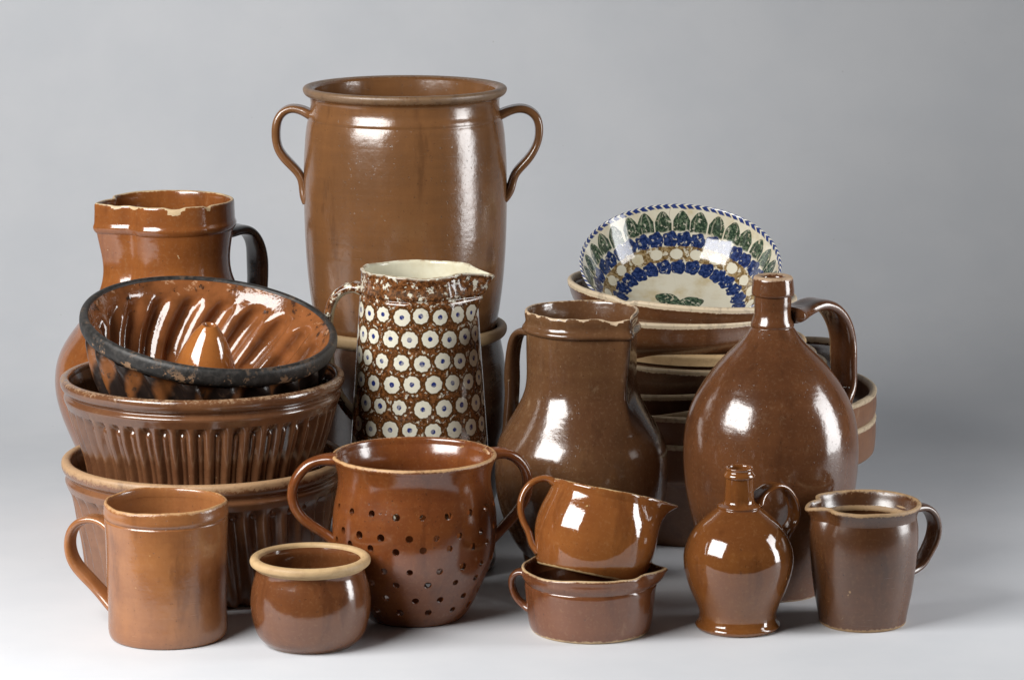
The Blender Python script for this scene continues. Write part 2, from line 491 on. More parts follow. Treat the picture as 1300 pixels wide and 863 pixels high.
def sweep():
    # the sheet hangs over the front edge of the table, then lies flat, then sweeps up behind
    pts = [(-0.26, -0.75), (-0.26, -0.30), (-0.26, -0.03)]
    pts += [(-0.23 - 0.03 * math.cos(PI / 2 * k / 8), -0.03 + 0.03 * math.sin(PI / 2 * k / 8)) for k in range(1, 8)]
    pts += [(-0.23, 0.0), (0.4, 0.0), (0.80, 0.0)]
    R = 0.62
    for k in range(1, 25):
        a = PI / 2 * k / 24
        pts.append((0.80 + R * math.sin(a) * 1.15, R * (1 - math.cos(a))))
    pts += [(pts[-1][0] + 0.01, 1.2), (pts[-1][0] + 0.02, 2.4)]
    bm = bmesh.new()
    xs = np.linspace(-1.5, 1.9, 30)
    g = [[bm.verts.new((x, y, z)) for x in xs] for y, z in pts]
    for i in range(len(g) - 1):
        for j in range(len(xs) - 1):
            f = bm.faces.new([g[i][j], g[i][j + 1], g[i + 1][j + 1], g[i + 1][j]])
            f.smooth = True
    o = link('backdrop', bm, paper_mat())
    o['kind'] = 'structure'
    return o


sweep()

# ------------------------------------------------------------------ glazes
M_MUG = glaze('light_brown_glaze', (0.46, 0.172, 0.054), (0.33, 0.114, 0.036), rough=0.16, soft=0.14, wob=0.50, tone=24, tan=(0.46, 0.25, 0.10))
M_JAR = glaze('red_brown_glaze', (0.235, 0.078, 0.024), (0.165, 0.052, 0.018), rough=0.10, tan=(0.48, 0.31, 0.16))
M_STR = glaze('orange_brown_glaze', (0.285, 0.080, 0.019), (0.185, 0.048, 0.014), rough=0.13, tan=(0.52, 0.30, 0.13), spots=1.0)
M_SAU = glaze('pink_brown_glaze', (0.265, 0.085, 0.030), (0.20, 0.062, 0.022), rough=0.10, tan=(0.55, 0.38, 0.20))
M_CRE = glaze('bright_amber_glaze', (0.37, 0.120, 0.028), (0.28, 0.084, 0.021), rough=0.045, soft=0.04, wob=0.16, tan=(0.56, 0.38, 0.18))
M_SBO = glaze('amber_bottle_glaze', (0.27, 0.090, 0.020), (0.20, 0.062, 0.016), rough=0.05, soft=0.05, wob=0.16, tan=(0.50, 0.30, 0.14))
M_RJU = glaze('dark_red_glaze', (0.150, 0.052, 0.017), (0.095, 0.034, 0.012), rough=0.20, soft=0.10, tan=(0.36, 0.22, 0.10), worn_rough=0.7)
M_BBO = glaze('chestnut_glaze', (0.185, 0.066, 0.024), (0.120, 0.042, 0.016), rough=0.10, soft=0.10, wob=0.36, spots=1.0, tan=(0.45, 0.30, 0.18))
M_MID = glaze('olive_brown_glaze', (0.20, 0.090, 0.036), (0.135, 0.054, 0.023), rough=0.10, soft=0.10, wob=0.34, tone=8, tan=(0.55, 0.40, 0.25), spots=0.8)
M_MLO = glaze('mould_brown_glaze', (0.32, 0.130, 0.054), (0.21, 0.080, 0.034), rough=0.14, soft=0.10, tan=(0.40, 0.24, 0.12))
M_MMI = glaze('mould_dark_glaze', (0.22, 0.088, 0.036), (0.145, 0.054, 0.024), rough=0.10, soft=0.10, tan=(0.36, 0.23, 0.13))
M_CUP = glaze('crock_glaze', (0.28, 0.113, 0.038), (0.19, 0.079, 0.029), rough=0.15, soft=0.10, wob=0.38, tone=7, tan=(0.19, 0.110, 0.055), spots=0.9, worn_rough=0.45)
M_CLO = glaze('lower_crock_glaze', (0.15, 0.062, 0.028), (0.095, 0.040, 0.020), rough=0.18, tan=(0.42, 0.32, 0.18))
M_LJU = glaze('warm_brown_glaze', (0.37, 0.116, 0.027), (0.26, 0.076, 0.020), rough=0.10, soft=0.07, tan=(0.60, 0.44, 0.25))
M_LJH = glaze('dark_handle_glaze', (0.100, 0.042, 0.022), (0.060, 0.027, 0.016), rough=0.14)
M_BWL = glaze('bowl_brown_glaze', (0.24, 0.092, 0.032), (0.17, 0.062, 0.024), rough=0.16, tan=(0.62, 0.50, 0.34), edge_lo=.35, edge_hi=.5)
M_BWD = glaze('bowl_dark_glaze', (0.15, 0.066, 0.032), (0.10, 0.042, 0.022), rough=0.14, tan=(0.40, 0.30, 0.18), edge_lo=.35, edge_hi=.5)
M_POT = glaze('deep_bowl_glaze', (0.26, 0.108, 0.044), (0.18, 0.072, 0.032), rough=0.34, ior=1.5, tan=(0.42, 0.33, 0.22))
M_TANRIM = clay('tan_clay', (0.56, 0.385, 0.200), (0.30, 0.175, 0.080), rough=0.55, amount=0.35)


def black_rim_mat():
    g = NT('sooty_rim')
    a = g.noise(55, 5.0, 0.65)
    b = g.noise(190, 3.0, 0.6)
    c = g.mix(g.step(b, 0.4, 0.7), (0.012, 0.011, 0.010), (0.036, 0.032, 0.029))
    chip = g.step(g.add(g.mul(a, 0.7), g.mul(g.noise(260, 3.0, 0.6), 0.3)), 0.545, 0.585)
    low = g.step(g.xyz()[2], -0.014, -0.001, 1.0, 0.18)
    chip = g.mul(chip, low)
    c = g.mix(chip, c, (0.34, 0.20, 0.11))
    h = g.sub(g.add(a, g.mul(b, 0.4)), g.mul(chip, 0.7))
    return g.out(c, g.add(0.40, g.mul(b, 0.25)), g.bump(h, 0.5, 0.0015), 1.5)


def bundt_mat(outer):
    g = NT('scorched_outer_glaze' if outer else 'bundt_amber_glaze')
    n1 = g.noise(34, 4.0, 0.6)
    if outer:
        u, v = g.uv()
        st = g.math('SINE', g.add(g.mul(u, 2 * PI * 20), g.mul(v, 22.0)))
        f = g.add(g.mul(st, 0.28), g.noise(30, 4.0, 0.6))
        c = g.mix(g.step(f, 0.50, 0.86), (0.016, 0.010, 0.008), (0.20, 0.072, 0.022))
        c = g.mix(g.step(g.noise(120, 4.0, 0.7), 0.55, 0.68), c, (0.05, 0.028, 0.018))
        r = 0.3
    else:
        c = g.mix(g.step(n1, 0.35, 0.65), (0.16, 0.057, 0.019), (0.26, 0.092, 0.031))
        z = g.xyz()[2]
        soot = g.add(g.noise(75, 5.0, 0.7), g.step(z, -0.045, 0.0, -0.16, 0.03))
        c = g.mix(g.step(soot, 0.57, 0.66), c, (0.045, 0.022, 0.014))
        pale = g.step(g.add(g.noise(60, 4.0, 0.7, vec=g.stretch(1, 1, 1, (4, 2, 9))), g.step(z, -0.03, 0.0, -0.2, 0.04)), 0.60, 0.68)
        c = g.mix(g.mul(pale, 0.6), c, (0.52, 0.30, 0.17))
        r = g.add(0.10, g.mul(pale, 0.25))
    h = g.add(g.noise(70, 3.0, 0.6), g.mul(g.noise(320, 2.0, 0.6), 0.25))
    return g.out(c, r, g.bump(h, 0.32, 0.0015), 1.62)


def eye_mat(handle_side=False):
    """cream jug: rows of sponged cream eyes with blue pupils on mottled brown"""
    g = NT('mottled_handle_glaze' if handle_side else 'eye_sponged_glaze')
    cream = (0.70, 0.67, 0.55)
    nb = g.noise(85, 3.0, 0.6)
    brown = g.mix(g.step(g.noise(300, 4.0, 0.65), 0.38, 0.66), (0.055, 0.020, 0.007), (0.235, 0.092, 0.030))
    fl = g.noise(260, 3.0, 0.6)
    flecks = g.step(fl, 0.575, 0.63)
    mott = g.mix(g.step(g.noise(120, 4.0, 0.7), 0.545, 0.60), brown, cream)
    if handle_side:
        x = g.xyz()
        return g.out(mott, 0.10, g.bump(nb, 0.3, 0.001), 1.6)
    u, s = g.uv()
    X = g.xyz()
    z = X[2]
    rowf = g.math('DIVIDE', g.sub(0.2745, z), 0.0224)
    # wavy rows: each stamp strays a little
    row = g.math('FLOOR', rowf)
    off = g.mul(g.math('MODULO', row, 2.0), 0.5)
    jr, _ = g.rnd(g.vec(row, 3.7, 1.0))
    uu = g.add(g.add(g.mul(u, 19.0), off), g.mul(jr, 0.14))
    cell = g.math('FLOOR', uu)
    ja, jc = g.rnd(g.vec(g.math('MODULO', cell, 19.0), row, 2.0))
    jx = g.xyz(jc)
    cx = g.add(g.sub(g.math('FRACT', uu), 0.5), g.mul(g.sub(jx[0], 0.5), 0.10))
    cy = g.add(g.sub(g.math('FRACT', rowf), 0.5), g.mul(g.sub(jx[1], 0.5), 0.12))
    rad = g.math('SQRT', g.add(g.math('POWER', X[0], 2.0), g.math('POWER', X[1], 2.0)))
    dx = g.mul(cx, g.mul(rad, 2 * PI / 19))
    dy = g.mul(cy, 0.0224)
    d = g.math('SQRT', g.add(g.mul(dx, dx), g.mul(dy, dy)))
    ang = g.math('ARCTAN2', dy, dx)
    scal = g.mul(g.math('SINE', g.add(g.mul(ang, 9.0), g.mul(ja, 6.28))), 0.00024)
    d2 = g.add(d, g.add(scal, g.mul(g.sub(g.noise(420, 2.0, 0.6), 0.5), 0.0022)))
    base = g.mix(g.mul(flecks, 0.85), brown, cream)
    d2 = g.add(d2, g.mul(g.sub(ja, 0.5), 0.0014))
    ring = g.step(d2, 0.0088, 0.0110, 1.0, 0.0)
    base = g.mix(ring, base, (0.085, 0.036, 0.010))
    thin = g.step(g.noise(140, 4.0, 0.65, vec=g.stretch(1, 1, 1, (6, 6, 2))), 0.52, 0.70, 1.0, 0.80)
    c = g.mix(g.mul(g.step(d2, 0.0076, 0.0082, 1.0, 0.0), thin), base, cream)
    pup = g.add(d, g.mul(g.sub(g.noise(500, 2.0, 0.6), 0.5), 0.0012))
    pr = g.add(0.0021, g.mul(jx[2], 0.0008))
    c = g.mix(g.mul(g.step(g.sub(pup, pr), -0.0003, 0.0003, 1.0, 0.0), g.step(g.noise(230, 2.0, 0.5, vec=g.stretch(1, 1, 1, (1, 6, 2))), 0.40, 0.52, 0.65, 1.0)), c, (0.018, 0.032, 0.165))
    topb = g.step(g.add(z, g.mul(g.sub(nb, 0.5), 0.004)), 0.2735, 0.2760)
    c = g.mix(topb, c, mott)
    c = g.mix(g.attr('worn'), c, g.mix(g.step(g.noise(90, 3.0, 0.6), 0.5, 0.6), cream, (0.25, 0.13, 0.05)))
    h = g.add(nb, g.mul(ring, 0.25))
    return g.out(c, 0.075, g.bump(h, 0.16, 0.001), 1.6)


def cream_mat():
    g = NT('cream_glaze')
    c = g.mix(g.step(g.noise(26, 4.0, 0.6), 0.42, 0.72), (0.70, 0.67, 0.53), (0.60, 0.54, 0.38))
    c = g.mix(g.mul(g.attr('worn'), g.step(g.noise(120, 3.0, 0.6), 0.42, 0.6)), c, (0.28, 0.16, 0.07))
    return g.out(c, 0.12, g.bump(g.noise(60, 2.0), 0.12, 0.001), 1.55)


def painted_mat():
    """inside of the sponge-painted bowl; v runs 0 at the rim, 1 at the edge of the floor, 2 at its centre"""
    g = NT('sponge_painted_glaze')
    u, t = g.uv()
    fine = g.noise(330, 3.0, 0.6)
    mid = g.noise(150, 3.0, 0.6)
    wig = g.mul(g.sub(mid, 0.5), 0.045)
    cream = g.mix(g.step(g.noise(28, 5.0, 0.65), 0.45, 0.75), (0.66, 0.62, 0.50), (0.52, 0.43, 0.26))
    blue = g.mix(g.step(fine, 0.40, 0.68), (0.008, 0.018, 0.075), (0.038, 0.066, 0.185))
    green = g.mix(g.step(fine, 0.46, 0.64), (0.022, 0.042, 0.026), (0.11, 0.155, 0.095))
    brown = g.mix(g.step(fine, 0.38, 0.66), (0.13, 0.075, 0.025), (0.36, 0.26, 0.13))

    def band(N, t0, t1, shift=0.0):
        a = g.add(g.mul(u, N), shift)
        cell = g.math('FLOOR', a)
        j, jc = g.rnd(g.vec(cell, N, 0.0))
        jx = g.xyz(jc)
        x = g.add(g.sub(g.math('FRACT', a), 0.5), g.mul(g.sub(jx[0], 0.5), 0.12))
        y = g.math('DIVIDE', g.sub(g.add(t, g.mul(g.sub(jx[1], 0.5), 0.02)), t0), t1 - t0)
        return x, y

    c = cream
    # green pointed trees
    x, y = band(31, 0.075, 0.375)
    wid = g.mul(g.math('POWER', g.math('MAXIMUM', y, 0.0), 0.60), 0.72)
    wid = g.math('MINIMUM', wid, 0.475)
    e = g.sub(g.math('ABSOLUTE', g.add(x, g.mul(wig, 1.4))), wid)
    tree = g.mul(g.step(e, -0.02, 0.03, 1.0, 0.0), g.mul(g.step(y, -0.01, 0.02), g.step(g.add(y, g.mul(wig, 6.0)), 0.92, 1.04, 1.0, 0.0)))
    vein = g.step(g.math('ABSOLUTE', g.sub(g.math('ABSOLUTE', x), g.mul(wid, 0.55))), 0.02, 0.06, 0.35, 0.0)
    gap = g.step(g.noise(230, 2.0, 0.6), 0.60, 0.66, 0.0, 0.7)
    gc = g.mix(g.mul(vein, g.step(mid, 0.42, 0.55)), g.mix(gap, green, cream), cream)
    c = g.mix(tree, c, gc)
    # two rings of blue blooms
    for N, t0, t1, sh in ((35, 0.385, 0.585, 0.3), (26, 0.785, 0.99, 0.1)):
        x, y = band(N, t0, t1, sh)
        yy = g.mul(g.sub(y, 0.5), 1.0)
        ang = g.math('ARCTAN2', yy, x)
        rr = g.math('SQRT', g.add(g.mul(x, x), g.mul(yy, yy)))
        rr = g.add(rr, g.add(g.mul(g.math('COSINE', g.mul(ang, 5.0)), 0.06), g.mul(wig, 2.2)))
        bl = g.step(rr, 0.54, 0.61, 1.0, 0.0)
        eye = g.step(g.noise(210, 2.0, 0.6), 0.62, 0.68, 0.0, 0.6)
        c = g.mix(bl, c, g.mix(eye, blue, cream))
        if N == 35:
            # brown lattice with open cream rounds
            x2, y2 = band(21, 0.57, 0.80, 0.2)
            y3 = g.mul(g.sub(y2, 0.5), 0.95)
            r2 = g.add(g.math('SQRT', g.add(g.mul(x2, x2), g.mul(y3, y3))), g.mul(wig, 1.6))
            inb = g.mul(g.step(g.add(y2, g.mul(wig, 4.0)), 0.0, 0.05), g.step(g.add(y2, g.mul(wig, 4.0)), 0.95, 1.0, 1.0, 0.0))
            lat = g.mul(inb, g.step(r2, 0.29, 0.33))
            holes = g.step(g.noise(210, 2.0, 0.6), 0.55, 0.64, 1.0, 0.15)
            c = g.mix(g.mul(lat, holes), c, brown)
    # dashed blue edge
    dash = g.math('FRACT', g.add(g.mul(u, 76.0), g.mul(t, 9.0)))
    dm = g.mul(g.step(g.math('ABSOLUTE', g.sub(dash, 0.5)), 0.32, 0.40, 1.0, 0.0), g.step(g.add(t, wig), 0.04, 0.055, 1.0, 0.0))
    c = g.mix(dm, c, (0.020, 0.040, 0.16))
    # green leaves in the middle of the floor
    X = g.xyz()
    for k, (lx, ly, rot) in enumerate(((-0.0115, 0.011, -0.5), (0.0125, 0.005, 0.25), (-0.010, -0.010, 0.6), (0.013, -0.014, -0.5))):
        px, py = g.sub(X[0], lx), g.sub(X[1], ly)
        cr, sr = math.cos(rot), math.sin(rot)
        qx = g.add(g.mul(px, cr), g.mul(py, sr))
        qy = g.sub(g.mul(py, cr), g.mul(px, sr))
        ee = g.add(g.math('POWER', g.math('ABSOLUTE', g.math('DIVIDE', qx, 0.0150)), 1.6), g.math('POWER', g.math('ABSOLUTE', g.math('DIVIDE', qy, 0.0108)), 1.6))
        ee = g.add(ee, g.mul(wig, 4.0))
        m = g.mul(g.step(ee, 0.88, 1.0, 1.0, 0.0), g.step(t, 1.05, 1.06))
        c = g.mix(m, c, g.mix(g.step(g.noise(260, 2.0, 0.6), 0.58, 0.62, 0.0, 0.6), green, cream))
    # fine crack
    cr_ = g.step(g.math('ABSOLUTE', g.add(g.sub(u, 0.262), g.mul(g.sub(g.noise(45), 0.5), 0.02))), 0.0004, 0.0009, 0.45, 0.0)
    c = g.mix(g.mul(cr_, g.step(t, 0.15, 0.2, 1.0, 0.2)), c, (0.2, 0.15, 0.1))
    return g.out(c, 0.075, g.bump(g.noise(45, 2.0), 0.14, 0.0012), 1.6)


def painted_out_mat():
    g = NT('dashed_edge_glaze')
    u, t = g.uv()
    dash = g.math('FRACT', g.add(g.mul(u, 76.0), g.mul(t, 260.0)))
    dm = g.step(g.math('ABSOLUTE', g.sub(dash, 0.5)), 0.22, 0.30, 1.0, 0.0)
    c = g.mix(dm, (0.66, 0.64, 0.56), (0.022, 0.045, 0.18))
    return g.out(c, 0.1, g.bump(g.noise(60, 2.0), 0.12, 0.001), 1.6)


# ------------------------------------------------------------------ the pots
def loc3(k, z=0.0):
    return (FIT[k]['loc'][0], FIT[k]['loc'][1], z)


R_ = math.radians

# --- mug, front left
F = FIT['mug']; P = F['prof']
t = thing('mug', 'straight sided light brown mug with a loop handle, beside the squat pale rimmed jar', 'mug', loc3('mug'))
fn = make_fn(1, 0.004, ztop=P[-1][1], ripple=0.0006)
rt, zt = P[-1]
g_ = [(0.0545, 0.1150), (0.05605, 0.1165)]
part('body', t, M_MUG, curve(foot(P[0][0]), [(P[0][0] - .0015, 0, .5), (P[0][0] + .001, .0006, .4)] + P[1:5] + [(0.0566, 0.1120)], n=10),
     curve(inside(P[:-1], 0.0042, 0.006)), N=128, fn=fn)
part('rim', t, M_MUG, curve([(0.0566, 0.1120), (0.0559, 0.1136), (0.0569, 0.1152, .18), (0.0570, 0.1215, .12), (0.0567, zt, .45), (0.0556, zt + .0022, .62), (0.0538, zt + .0022, .5), (0.0526, zt, .25), (0.05225, 0.12)]), N=128, fn=fn)
handle(t, M_MUG, seat(F['handle'], P), 160, 0.0195, 0.0085, flare=1.35, groove=0.12, seed=1)

# --- small jar with bare clay rim
F = FIT['jar']; P = F['prof']
t = thing('jar', 'squat round brown jar with a pale unglazed rim, between mug and colander pot', 'jar', loc3('jar'))
fn = make_fn(2, 0.004)
dz = P[-1][1] - 0.07911
part('body', t, M_JAR, curve(foot(P[0][0]), [(P[0][0] - .0015, 0, .5)] + P[1:6] + [(0.0499, 0.0680 + dz), (0.0500, 0.0715 + dz)], n=10),
     curve([(0.0462, 0.0785 + dz), (0.0452, 0.0740 + dz), (0.0462, 0.068 + dz), (0.049, 0.058), (0.0505, 0.045), (0.050, 0.03), (0.044, 0.014), (0.03, 0.0065), (0.0, 0.006)], n=10), N=128, fn=fn)
part('rim', t, M_TANRIM, curve([(0.0500, 0.0715 + dz), (0.0520, 0.0733 + dz), (0.0544, 0.0752 + dz), (0.0552, 0.0780 + dz), (0.0544, 0.0806 + dz), (0.0520, 0.0822 + dz), (0.0490, 0.0822 + dz), (0.0468, 0.0810 + dz), (0.0462, 0.0785 + dz)]), N=128, fn=fn)

# --- two-handled colander pot with real holes
def colander():
    F = FIT['strainer']; P = F['prof']
    t = thing('colander_pot', 'orange brown two handled pot pierced all over with small drain holes', 'colander', loc3('strainer'))
    fn = make_fn(3, 0.003)
    N = 266
    zt = P[-1][1]
    outer = cspline(w3([(P[0][0] - .0015, 0.0)] + [(P[0][0], .0012)] + P[1:-1] + [(0.0758, zt - .004)]), 40)
    s = np.concatenate([[0], np.cumsum(np.linalg.norm(np.diff(outer[:, :2], axis=0), axis=1))])
    K = int(s[-1] / 0.00178)
    ss = np.linspace(0, s[-1], K + 1)
    th_ = 0.0042
    def ev(sv, j, inner):
        r = np.interp(sv, s, outer[:, 0]); z = np.interp(sv, s, outer[:, 1])
        if inner:
            r -= th_
            z = max(z, 0.006)
        th = 2 * PI * j / N
        r, th, z, w = fn(th, r, z, 0)
        return r * math.cos(th), r * math.sin(th), z
    pos = {}
    rng = random.Random(4)
    dele = set(); loops = []
    rows = [(0.1115, 19), (0.0935, 19), (0.0800, 19), (0.0610, 18), (0.0475, 16), (0.0310, 15), (0.0175, 14)]
    zz = np.interp(ss, s, outer[:, 1]); rr_ = np.interp(ss, s, outer[:, 0])
    for k, (z0, n) in enumerate(rows):
        i0 = int(np.argmin(abs(zz - z0)))
        for q in range(n):
            ang = -PI / 2 + (-0.20 + 2 * PI * (q + 0.5 * (k % 2)) / n) + rng.uniform(-.02, .02)
            j = int(round(ang / (2 * PI) * N)) % N
            i = i0 + rng.choice((0, 0, 0, 1))
            if i < 4: i = 4
            dj = 2 * PI * rr_[i] / N; di = ss[1] - ss[0]
            rad = 0.0036 * rng.uniform(0.85, 1.1)
            lp = []
            ring = [(-2, b) for b in range(-2, 3)] + [(a, 2) for a in range(-1, 3)] + [(2, b) for b in range(1, -3, -1)] + [(a, -2) for a in range(1, -2, -1)]
            for (a, b) in ring:
                v = Vector((a * di, b * dj)); v = v.normalized() * rad
                pos[(i + a, (j + b) % N)] = (ss[i] + v.x, j + v.y / dj)
                lp.append((i + a, (j + b) % N))
            # the next ring out follows softly
            for a in range(-3, 4):
                for b in range(-3, 4):
                    if max(abs(a), abs(b)) == 3 and (i + a, (j + b) % N) not in pos:
                        v = Vector((a * di, b * dj)); L = v.length
                        v = v.normalized() * (0.55 * L + 0.45 * rad * 1.55)
                        pos[(i + a, (j + b) % N)] = (ss[i] + v.x, j + v.y / dj)
            for a in range(-2, 2):
                for b in range(-2, 2):
                    dele.add((i + a, (j + b) % N))
            loops.append(lp)
    bm = bmesh.new()
    bm.verts.layers.float.new('worn')
    V = [{}, {}]
    for side in (0, 1):
        for i in range(K + 1):
            for j in range(N):
                sv, jv = pos.get((i, j), (ss[i], j))
                V[side][(i, j)] = bm.verts.new(ev(sv, jv, side == 1))
        for i in range(K):
            for j in range(N):
                if (i, j) in dele: continue
                k = (j + 1) % N
                vs = [V[side][(i, j)], V[side][(i, k)], V[side][(i + 1, k)], V[side][(i + 1, j)]]
                if side: vs.reverse()
                f = bm.faces.new(vs); f.smooth = True
    for lp in loops:
        for a in range(len(lp)):
            b = (a + 1) % len(lp)
            try:
                f = bm.faces.new([V[0][lp[a]], V[0][lp[b]], V[1][lp[b]], V[1][lp[a]]]); f.smooth = True
            except ValueError:
                pass
    f = bm.faces.new([V[1][(0, j)] for j in range(N)]); f = bm.faces.new([V[0][(0, j)] for j in range(N)])
    link('body', bm, M_STR, t, sharp=48)
    zi = zt - .004
    part('rim', t, M_STR, curve([(0.0758, zi, .1), (0.0771, zt - .0012, .35), (0.0772, zt + .0008, .62), (0.0758, zt + .0022, .60), (0.0732, zt + .0014, .4), (0.0722, zt - .001, .3), (0.0716, zi, 0)]), N=N, fn=fn)
    Q = P[:-1] + [(0.0765, zt)]
    handle(t, M_STR, seat(F['hl'], Q), 184, 0.0150, 0.0100, flare=1.5, flare2=1.25, worn_end=.5, seed=2, sq=2.1, taper=.9)
    handle(t, M_STR, seat(F['hr'], Q), 20, 0.0150, 0.0100, flare=1.5, flare2=1.25, worn_end=.5, seed=3, sq=2.1, taper=.9)


colander()

# --- low pouring bowl
F = FIT['saucer_jug']; P = F['prof']
t = thing('pouring_bowl', 'low brown pouring bowl on the floor with a jug standing in it', 'bowl', loc3('saucer_jug'))
zt = P[-1][1]
sp = dict(az=R_(-12), w=0.20, out=0.0085, pinch=0.0035, d0=0.42, w2=0.16, z0=0.040, z1=zt, pow=1.4, sharp=1.5, zr=0.05, dz=0.002)
fn = make_fn(5, 0.005, spout=sp, ztop=zt, ripple=0.0008)
part('body', t, M_SAU, curve([(0.0, .002, .6), (0.048, .002, .7), (P[0][0] - .002, 0.0, .95)], [(P[0][0] - .002, 0.0, .95), (P[0][0], .0008, .75), (P[1][0], P[1][1], .3)] + P[2:5] + [(0.0606, 0.0462)], n=9),
     curve(inside(P[:5], 0.0045, 0.010)), N=144, fn=fn)
part('rim', t, M_SAU, curve([(0.0606, 0.0462), (0.0617, 0.0480), P[5], (P[6][0] - .0003, P[6][1] - .002, .2), (P[6][0], P[6][1], .4), (P[6][0] - .0012, zt + .0016, .66), (P[6][0] - .0030, zt + .0014, .5), (P[6][0] - .0042, zt - .0005, .4), (0.0586, 0.0505), (P[4][0] - .0045, P[4][1])]), N=144, fn=fn)
handle(t, M_SAU, seat(F['handle'], P, cut=False), 168, 0.013, 0.0062, flare=1.4, seed=5)

# --- small creamer tipped in the bowl
c = FIT['creamer']; k = c['px']
t = thing('creamer', 'small glossy amber jug lying tipped inside the low pouring bowl', 'jug', c['loc'], (R_(-13), R_(12), 0))
P = [(a * k, b * k) for a, b in [(64, 0), (68, 4), (74, 20), (78, 40), (78.5, 56), (75.5, 75), (71, 90), (68.5, 99), (68.5, 108)]]
zt = P[-1][1]
sp = dict(az=R_(-2), w=0.26, out=27 * k, pinch=5 * k, d0=0.62, w2=0.22, z0=50 * k, z1=zt, pow=2.6, sharp=1.3, zr=80 * k, dz=-3 * k)
fn = make_fn(6, 0.004, spout=sp, ztop=zt, ripple=0.0005)
part('body', t, M_CRE, curve([(0.0, .002, 1), (P[0][0] * .8, .002, 1), (P[0][0] - .001, 0, 1)], [(P[0][0] - .001, 0, 1), (P[0][0] + .0006, .0006, .9), (P[1][0], P[1][1] + .0008, .1), P[2]] + P[3:8] , n=10),
     curve(inside(P[:8], 0.004, 0.006)), N=160, fn=fn)
part('rim', t, M_CRE, curve([P[7], (P[8][0] + .0003, P[8][1] - .002), (P[8][0] + .0004, zt, .35), (P[8][0] - .0006, zt + .0015, .55), (P[8][0] - .0025, zt + .0014, .4), (P[8][0] - .0036, zt, .1), (P[7][0] - .004, P[7][1])]), N=160, fn=fn)
hp = [(a * k, b * k) for a, b in [(66, 104), (74, 108), (89, 103), (100, 88), (102, 68), (94, 48), (84, 35), (78, 24), (74, 14)]]
handle(t, M_CRE, seat(hp, P, cut=False), 182, 0.0165, 0.0070, flare=1.4, groove=.1, seed=6)

# --- bottles
def bottle(key, label, mat, az, wide, thick, seed, neck_i, lip_pts, inner_r, group=None, wornlip=0.1, footcut=None):
    F = FIT[key]; P = F['prof']
    t = thing('stoneware_bottle', label, 'bottle', loc3(key), group=group)
    fn = make_fn(seed, 0.003)
    if footcut:
        part('foot', t, mat, curve([(0, .002, .6), (P[0][0] * .8, .002, .6), (P[0][0] - .001, 0, .7)], [(P[0][0] - .001, 0, .7), (P[0][0] + .0014, .0012, .45), (P[1][0] + .0016, .0038, .3), (P[1][0] + .0004, .0062, .1), (P[2][0] - .0002, P[2][1] + .0004)], n=8), N=144, fn=fn)
        part('body', t, mat, curve([(P[2][0] - .0002, P[2][1] + .0004)] + P[3:neck_i + 1], n=9), N=144, fn=fn)
    else:
        part('body', t, mat, curve([(0, .002, .6), (P[0][0] * .8, .002, .6), (P[0][0] - .001, 0, .9)], [(P[0][0] - .001, 0, .9), (P[0][0] + .0006, .0014, .55), (P[1][0], P[1][1], .25)] + P[2:neck_i + 1], n=9), N=144, fn=fn)
    zn = P[neck_i][1]; rn = P[neck_i][0]
    part('neck', t, mat, curve([(rn, zn), (rn - .0009, zn + .0012), (rn - .0004, zn + .0026)] + P[neck_i + 1:], n=8), N=96, fn=fn)
    zl = P[-1][1]
    part('lip', t, mat, curve([(P[-1][0], zl)] + [(a, zl + b, w) for a, b, w in lip_pts] + [(inner_r, zl + lip_pts[-1][1] - .004, 0), (inner_r, zl - .03, 0), (inner_r * 1.0, zl - .06, 0)], n=8), N=96, fn=fn)
    handle(t, mat, seat(F['handle'], P), az, wide, thick, flare=1.7, seed=seed, groove=.12)


bottle('small_bottle', 'small glossy amber bottle with ringed lip, standing before the large bottle', M_SBO, 35, 0.0165, 0.0062, 8, 11,
       [(0.0146, .0008, 0), (0.0149, .0028, 0), (0.0138, .0048, 0), (0.0129, .0060, 0), (0.0127, .0078, 0), (0.0131, .0092, .1), (0.0122, .0102, .1), (0.0108, .0096, 0)], 0.0103, footcut=True)
bottle('big_bottle', 'large chestnut brown bottle with a narrow worn lip and strap handle', M_BBO, 42, 0.0320, 0.0128, 9, 13,
       [(0.0198, .0006, 0), (0.0205, .0030, 0), (0.0201, .0085, .05), (0.0196, .0130, .15), (0.0189, .0172, .55), (0.0170, .0192, .75), (0.0135, .0190, .65), (0.0105, .0175, .4)], 0.0098)

# --- jug at the front right
F = FIT['right_jug']; P = F['prof']
t = thing('jug', 'dark red brown jug with worn tan rim and pinched spout, beside the small bottle', 'jug', loc3('right_jug'))
zt = P[-1][1]
dz = zt - 0.11203
sp = dict(az=R_(190), w=0.23, out=0.0040, pinch=0.0072, d0=0.50, w2=0.19, z0=0.078, z1=zt, pow=1.5, sharp=2.0, zr=0.098, dz=-0.0035)
fn = make_fn(10, 0.005, spout=sp, ztop=zt, ripple=0.0003)
part('body', t, M_RJU, curve([(0, .002, .9), (P[0][0] * .8, .002, .9), (P[0][0] - .001, 0, .9)], [(P[0][0] - .001, 0, .9), (P[0][0] + .0006, .0014, .7), (P[0][0] + .0012, .004, .38)] + P[1:7], n=9),
     curve([(0.0456, 0.1020 + dz, .1), (0.0447, 0.1000 + dz, .75), (0.0440, 0.0975 + dz, .8), (0.0446, 0.0945 + dz, .2), (0.0455, 0.088), (0.0462, 0.07), (0.043, 0.04), (0.038, 0.014), (0.03, .007), (0, .0065)], n=8), N=160, fn=fn)
